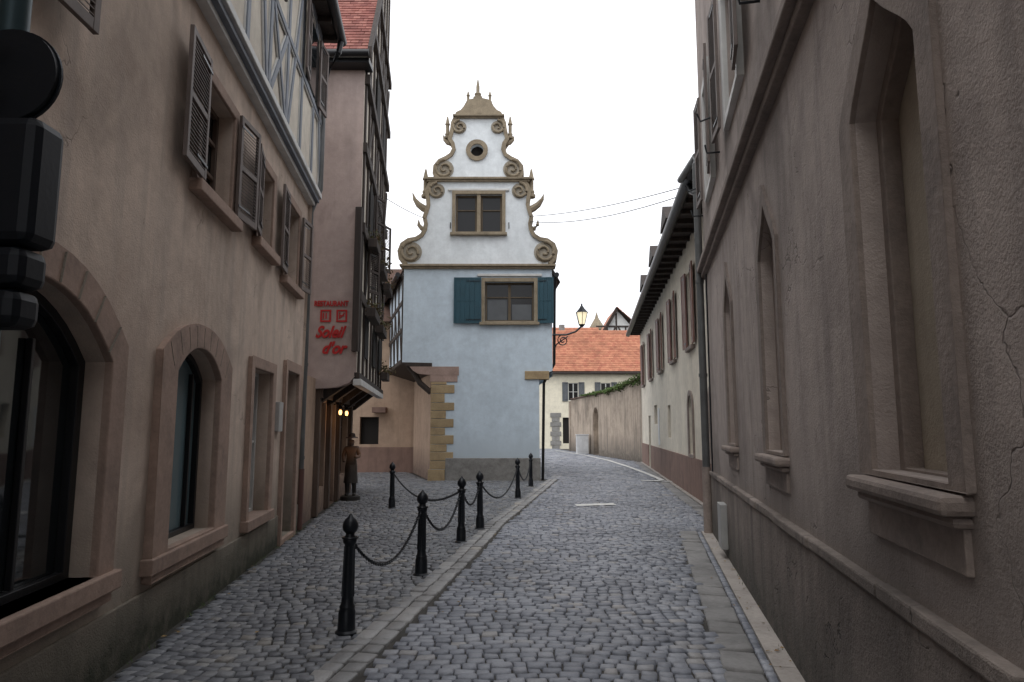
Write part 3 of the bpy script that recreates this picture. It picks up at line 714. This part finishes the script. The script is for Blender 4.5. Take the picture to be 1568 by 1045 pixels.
while a<11:
    l=random.uniform(.8,1.4); e=min(a+l,11.06); b.box(R,a,e-.006,.881,.945+random.uniform(-.004,.006),-.05,.055+random.uniform(-.006,.006)); a=e
b.done()
b=MB('string_course','rstone',RR,.015); b.box(R,-4,11.08,3.98,4.06,-.05,.07); b.box(R,-4,11.1,4.062,4.15,-.05,.13); b.done()
for q in ((9.0,9.8),(6.3,7.3),(3.4,4.4)):
    window(RR,R,q[0],q[1],5.0,6.5,.13,'whitetrim',1,[.5])
    b=MB('window_trim','whitetrim',RR,.01); b.ring(R,rect(q[0]-.12,q[1]+.12,4.9,6.62),rect(q[0],q[1],5.0,6.5),0,.06); b.done()
    shutter(RR,R.sub(q[1]+.13,.08,4),.45,4.95,6.55,'shut')
    shutter(RR,R.sub(q[0]-.13,.08,176),.45,4.95,6.55,'shut')
b=MB('shutter_stays','black',RR,0,True)
for a in (7.9,10.4,4.95): 
    b.tube([R.p(a,4.85,.05),R.p(a,4.85,.2),R.p(a,4.95,.22)],.012,6); b.tube([R.p(a,5.3,.12),R.p(a,5.25,.26),R.p(a,5.35,.3)],.012,6)
b.done()
b=MB('downpipe','zinc',RR,0,True); q=R.p(10.95,0,.09)
b.tube([(q.x,q.y,1.0),(q.x,q.y,5.9),(q.x+.02,q.y+.05,6.05),(q.x+.1,q.y+1.4,6.15)],.06,12)
for z in (2.4,3.9,5.4): b.tube([(q.x,q.y,z),(q.x,q.y,z+.05)],.07,12)
b.done()
b=MB('downpipe_base','rstone',RR,0,True); b.tube([(q.x,q.y,0),(q.x,q.y,1.0)],.07,12); b.done()
b=MB('meter_box','box',RR,.008); b.box(R,8.75,9.1,.12,.66,.035,.12); b.done()
b=MB('wall_cable','black',RR,0,True); b.tube([R.p(3.3+.02*math.sin(i),.02+i*.07,.045) for i in range(5)],.01,6); b.tube([R.p(10.6,.95,.03),R.p(10.6,3.97,.02)],.012,6); b.done()
# ------------------------------------------------------------------ CREAM HOUSE
CH=root('cream_house'); C_=Fc
cw=[(15.75,16.6),(19.2,20.0),(22.8,23.6),(26.6,27.4),(30.6,31.4)]
holes=[rect(a,b_,3.55,5.35) for a,b_ in cw]+[arch(16.3,17.0,.97,2.1,2.38,8),rect(25.3,26.5,1.75,2.45),rect(28.2,29.2,.0,2.1),arch(13.2,13.9,.97,2.1,2.38,8),rect(21,21.8,1.3,2.3)]
b=MB('walls','cream',CH); b.wall(C_,rect(11.05,33,-.2,6.2),holes,0,.18)
b.add([C_.p(33,-.2,0),C_.p(33,-.2,-5),C_.p(33,6.2,-5),C_.p(33,6.2,0)],[(0,1,2,3)]); b.done()
for h in holes[5:]:
    g=MB('window_glass','glassd',CH); g.poly(C_,h,-.15); g.done()
for a,c in cw:
    window(CH,C_,a,c,3.55,5.35,.15,'whitetrim',1,[.5],'glassd')
    shutter(CH,C_.sub(c+.02,.03,4),.46,3.52,5.38,'shutred',.04,False); shutter(CH,C_.sub(a-.02,.03,176),.46,3.52,5.38,'shutred',.04,False)
b=MB('sills','rstone',CH,.01)
for a,c in cw: b.box(C_,a-.1,c+.1,3.42,3.51,-.02,.1)
b.ring(C_,arch(16.18,17.12,.9,2.1,2.5,8),holes[5],0,.04);b.ring(C_,arch(13.08,14.02,.9,2.1,2.5,8),holes[8],0,.04)
b.done()
b=MB('plinth','cplinth',CH,.01)
b.box(C_,11.05,28.1,-.2,.9,-.02,.035);b.box(C_,29.3,33,-.2,.9,-.02,.035); b.done()
b=MB('eave','beam',CH,.01); b.box(C_,11.6,33.5,6.12,6.2,-.3,.5)
s=11.7
while s<33.3: b.box(C_,s,s+.1,6.02,6.12,0,.46); s+=.7
b.done()
b=MB('eave_gutter','gutter',CH,0,True); b.tube([C_.p(11.9,6.15,.55),C_.p(33.5,6.15,.55)],.11,12)
b.tube([C_.p(12.2,6.1,.55),C_.p(12.1,5.9,.5),C_.p(11.5,5.6,.35),C_.p(11.15,5.4,.2)],.06,10); b.done()
b=MB('roof','browntile',CH); b.add([C_.p(11.05,6.24,.55),C_.p(33.5,6.24,.55),C_.p(33.5,11.2,-4),C_.p(11.05,11.2,-4)],[(0,1,2,3)])
b.done()
for a in (17.2,21.2,25.5):
    b=MB('dormer','beam',CH,.02); b.box(C_,a,a+1.2,6.3,6.95,-1.5,.3); b.ext(C_,[(a-.15,6.95),(a+1.35,6.95),(a+.6,7.5)],-1.5,.42); b.done()
b=MB('house_number_plate','whitebox',CH,.004); b.box(C_,24.4,24.75,1.0,2.3,.0,.03); b.done()
# ------------------------------------------------------------------ GARDEN WALL, IVY, FAR HOUSES
GW=root('garden_wall'); g0=(6.2,32.6);gd=(-2.0,16.5); GF=Frame(g0,gd,True); Lg=16.62
op=arch(8.6,9.9,0.0,2.3,2.85,8)
b=MB('wall','garden',GW); b.wall(GF,[(-.3,-.2),(Lg,-.2),(Lg,3.55),(9,3.62),(4,3.8),(-.3,4.0)],[op],0,.35); b.poly(GF,op,-.34); b.done()
b=MB('coping','browntile',GW,.02)
k=0
while k<Lg-.3:
    z=3.98-.1*min(k,5)/1.2*.9 if k<5 else 3.58; b.box(GF,k-.3,k+.05,z,z+.09,-.4,.1); k+=.36
b.done()
b=MB('end_pier','garden',GW,.02); b.box(GF,Lg,Lg+.5,-.2,3.5,-.6,.05); b.done()
IV=MB('ivy','leaf')
for k in range(3200):
    s=random.uniform(-.3,12); th=((1-s/13)*.6+.08)
    cl=.5+.5*math.sin(s*2.3)+.4*math.sin(s*5.1+1)
    p=GF.p(s,(3.98-.055*s if s<5 else 3.7)+random.gauss(0,.15)*th*(.5+cl*.6)-abs(random.gauss(0,.3))*th*cl*.5,.0+random.gauss(.02,.16)); r=random.uniform(.03,.07)
    d=Vector((random.gauss(0,1),random.gauss(0,1),random.gauss(0,1))).normalized();e=d.orthogonal().normalized()
    IV.add([p-d*r,p+e*r*.8,p+d*r,p-e*r*.8],[(0,1,2,3)])
IV.done()
b=MB('utility_cabinet','whitebox',None,.02); p=GF.p(10.6,0,.5); 
Fq=Frame((p.x-.4,p.y),(1,0)); b.box(Fq,0,.75,0,1.15,-.4,0);b.box(Fq,-.03,.78,1.15,1.2,-.43,.03);b.box(Fq,.05,.36,.12,1.08,.0,.015);b.box(Fq,.39,.70,.12,1.08,0,.015); b.done()
FH=root('orange_roofed_house'); FF=Frame((0,53.5),(1,0))
fw=[(4.4,5.2),(6.95,7.75),(9.3,10.1)]
b=MB('walls','farcream',FH); b.wall(FF,rect(1.5,14,-.3,5.9),[rect(a,c,3.7,5.1) for a,c in fw]+[rect(3.95,4.7,.4,2.4)],0,.2); b.done()
for a,c in fw:
    window(FH,FF,a,c,3.7,5.1,.15,'whitetrim',1,[.5],'glassd')
    shutter(FH,FF.sub(c+.02,.03,0),.45,3.65,5.15,'shutgrey',.04,False);shutter(FH,FF.sub(a-.02,.03,180),.45,3.65,5.15,'shutgrey',.04,False)
b=MB('door','dark',FH); b.poly(FF,rect(3.9,4.75,.3,2.5),-.15); b.done()
b=MB('quoins','gplinth',FH,.02)
for i in range(8): b.box(FF,3.1-(.12 if i%2 else 0),3.7+(.12 if i%2 else 0),i*.36-.1,i*.36+.24,0,.06)
b.done()
tile_roof('roof_tiles',FH,(1.2,53.0,5.95),(13.2,0,0),(0,5,3.9),56,24,'orangetile',.04)
b=MB('eave','beam',FH,.02); b.box(FF,1.2,14.4,5.78,5.93,0,.5); b.done()
NH=root('timbered_gable_house'); NF=Frame((0,66,-.85),(1,0))
b=MB('gable_wall','whitetrim',NH); b.wall(NF,[(7.6,6),(12.5,6),(12.5,11.3),(10.2,14.0),(8.6,11.3),(7.6,9.5)],[],0,.1); b.done()
b=MB('beams','beam',NH,.02)
for z in (9.6,11.2,12.2): b.box(NF,8.2,12.4,z,z+.16,0,.08)
for a,z0,a1,z1 in ((8.9,9.6,10.1,12.2),(11.6,9.6,10.4,12.2),(10.2,9.6,10.2,13.6),(9.3,11.2,9.3,12.2),(11.1,11.2,11.1,12.2)): b.beam(NF,a,z0,a1,z1,.15,0,.07)
b.beam(NF,7.5,9.3,10.3,14.1,.3,-.2,.4)
b.done()
tile_roof('roof_tiles',NH,(10.2,65.5,13.25),(4.0,0,-3.6),(0,6,0),16,20,'orangetile',.05)
b=MB('roof_left','orangetile',NH); b.add([(7.5,65.5,8.45),(10.2,65.5,13.25),(10.2,72,13.25),(7.5,72,8.45)],[(0,1,2,3)]); b.done()
OH=root('distant_house'); OF=Frame((0,72),(1,0))
b=MB('walls','brown',OH); b.wall(OF,rect(2.5,9.5,0,9.8),[],0,.1); b.done()
tile_roof('roof_tiles',OH,(2.3,71.8,9.8),(7.4,0,0),(0,4,2.9),30,12,'orangetile',.05)
b=MB('chimney','gplinth',OH,.03); b.box(OF,5.2,5.8,11.2,12.9,-3,-2.4); b.done()
TW=root('church_tower'); b=MB('tower','ochre',TW); 
b.lathe(12.3,98,0,[(1.0,0),(1.0,15.6),(1.15,15.7),(1.15,16.0),(.8,16.6),(.3,17.4),(.03,18.3)],8); b.done()
# ------------------------------------------------------------------ BOLLARDS AND CHAINS
prof=[(.088,0),(.088,.035),(.07,.05),(.066,.19),(.058,.21),(.062,.225),(.05,.25),(.046,.3),(.040,.70),(.052,.715),(.056,.735),(.050,.755),(.036,.775),(.036,.79),(.055,.81),(.064,.84),(.060,.87),(.044,.90),(.022,.92),(.012,.935),(.004,.945)]
BP=[(-1.31,5.64),(-1.0,7.77),(-.72,9.94),(-.51,11.2),(.135,16.0),(.52,19.17),(-2.42,14.07)]
for x,y in BP:
    r=root('bollard'); r.location=(x,y,0); r.rotation_euler=(random.gauss(0,.008),random.gauss(0,.008),random.random())
    b=MB('post','black',r,0,True); b.lathe(0,0,-.03,prof,20)
    for k in range(8):
        a=2*math.pi*k/8; b.tube([(.046*math.cos(a),.046*math.sin(a),.27),(.039*math.cos(a),.039*math.sin(a),.66)],.006,5)
    b.done()
    b=MB('chain_ring','black',r,0,True)
    b.tube([(.06*math.cos(i*math.pi/6),.06*math.sin(i*math.pi/6),.725) for i in range(13)],.009,6); b.done()
def chain(p0,p1,sag):
    p0=Vector(p0);p1=Vector(p1); b=MB('chain','black',None,0,True); N=int(((p1-p0).length+sag*1.2)/.038)
    f=lambda t:p0.lerp(p1,t)-Vector((0,0,sag*4*t*(1-t)))
    for i in range(N):
        a=f(i/N);c=f((i+1)/N);d=(c-a).normalized();m=(a+c)/2
        u=d.cross(Vector((0,0,1))).normalized();v=d.cross(u)
        if i%2: u,v=v,u
        P=[m+d*.028*math.cos(k*math.pi/5)+u*.014*math.sin(k*math.pi/5) for k in range(11)]
        b.tube(P,.0055,5,False)
    b.done()
for i,j,s in ((0,1,.36),(1,2,.36),(2,3,.25),(3,4,.42),(4,5,.4),(6,2,.3)):
    a=Vector((*BP[i],.70));c=Vector((*BP[j],.70)); d=(c-a).normalized()*.06; chain(a+d,c-d,s)
# ------------------------------------------------------------------ STATUE
ST=root('carved_statue')
sx,sy=-3.62,15.6;K=.84
def skin(name,V,E,Rr,mat,par,sub=2):
    me=bpy.data.meshes.new(name);me.from_pydata(V,E,[]);o=bpy.data.objects.new(name,me);COL.objects.link(o);o.parent=par;me.materials.append(mat)
    m=o.modifiers.new('s','SKIN')
    for i,r in enumerate(Rr): me.skin_vertices[0].data[i].radius=(r,r)
    me.skin_vertices[0].data[0].use_root=True
    m.use_smooth_shade=True; o.modifiers.new('u','SUBSURF').levels=sub; o.modifiers['u'].render_levels=sub; return o
s_=NT('painted_carved_wood');g=s_.n('ShaderNodeSeparateXYZ');s_.l(s_.pos(),g.inputs[0])
c=s_.ramp(s_.math('DIVIDE',g.outputs[2],1.8*K),[(.0,(.02,.018,.016)),(.4,(.03,.024,.02)),(.55,(.07,.045,.03)),(.72,(.20,.10,.05)),(.80,(.05,.035,.03)),(.86,(.20,.12,.08)),(.93,(.03,.02,.02))])
s_.bump(s_.noise(25,5,.6,s_.pos()),.4,.01); M['carved']=s_.set(c,.5)
V=[(0,0,.95),(0,0,1.12),(0,0,1.3),(0,-.0,1.42),(0,-.01,1.5),(0,-.01,1.6),(-.16,0,1.36),(-.21,-.02,1.15),(-.16,-.16,1.02),(.16,0,1.36),(.22,-.02,1.15),(.17,-.2,1.12),(-.08,0,.88),(-.09,-.01,.5),(-.09,0,.16),(-.1,-.1,.12),(.08,0,.88),(.09,-.03,.5),(.1,0,.16),(.11,-.1,.12),(-.13,-.22,1.03),(.15,-.27,1.16)]
E=[(0,1),(1,2),(2,3),(3,4),(4,5),(2,6),(6,7),(7,8),(8,20),(2,9),(9,10),(10,11),(11,21),(0,12),(12,13),(13,14),(14,15),(0,16),(16,17),(17,18),(18,19)]
Rr=[.13,.12,.15,.06,.075,.09,.07,.055,.04,.07,.055,.04,.1,.075,.055,.045,.1,.075,.055,.045,.035,.035]
o=skin('figure',[(x*K+sx,y*K+sy,z*K) for x,y,z in V],E,[r*K for r in Rr],M['carved'],ST)
b=MB('hat_and_base','carved',ST,0,True); b.lathe(sx,sy-.01,1.63*K,[(.14,0),(.13,.02),(.08,.03),(.07,.10),(.03,.12)],14); b.lathe(sx,sy,-.02,[(.22,0),(.22,.1),(.18,.12)],14)
b.lathe(sx,sy,.45*K,[(.16,0),(.14,.2),(.12,.4)],14); b.done()
b=MB('face','carved',ST,0,True); b.tube([(sx,sy-.075,1.6*K),(sx,sy-.1,1.56*K)],.012,6); b.tube([(sx-.025,sy-.08,1.52*K),(sx+.025,sy-.08,1.52*K)],.008,6); b.done()
# ------------------------------------------------------------------ TRAFFIC SIGNAL
TS=root('traffic_light'); T=Frame((-1.705,2.2),(1,0))
b=MB('pole','sigpole',TS,0,True); b.lathe(-1.80,2.30,0,[(.05,0),(.05,3.6)],16); b.done()
b=MB('housing','signal',TS,.035)
b.box(T,-.15,.155,2.19,2.62,-.08,.08); b.box(T,-.15,.135,2.05,2.185,-.075,.075); b.box(T,-.15,.125,1.92,2.045,-.07,.07)
b.done()
b=MB('round_sign','signal',TS,.006,True)
for r,n0,n1 in ((.165,-.02,.0),(.172,-.03,-.02)): b.ext(T,circ(-.02,2.80,r,36),n0,n1)
b.done()
b=MB('clamps','sigpole',TS,.004)
for z in (2.0,2.25,2.55,2.72,2.88): b.box(T,-.2,.0,z,z+.03,.085,.105)
b.done()
b=MB('visors','signal',TS,0,True)
for z in (2.26,2.395,2.53):
    for k in range(9):
        a0=math.pi*k/9;a1=math.pi*(k+1)/9
        b.hexa([T.p(-.02+.06*math.cos(a),z+.06*math.sin(a),n) for a,n in ((a0,-.08),(a1,-.08),(a1,-.2),(a0,-.2))]+[T.p(-.02+.065*math.cos(a),z+.065*math.sin(a),n) for a,n in ((a0,-.08),(a1,-.08),(a1,-.2),(a0,-.2))])
b.done()
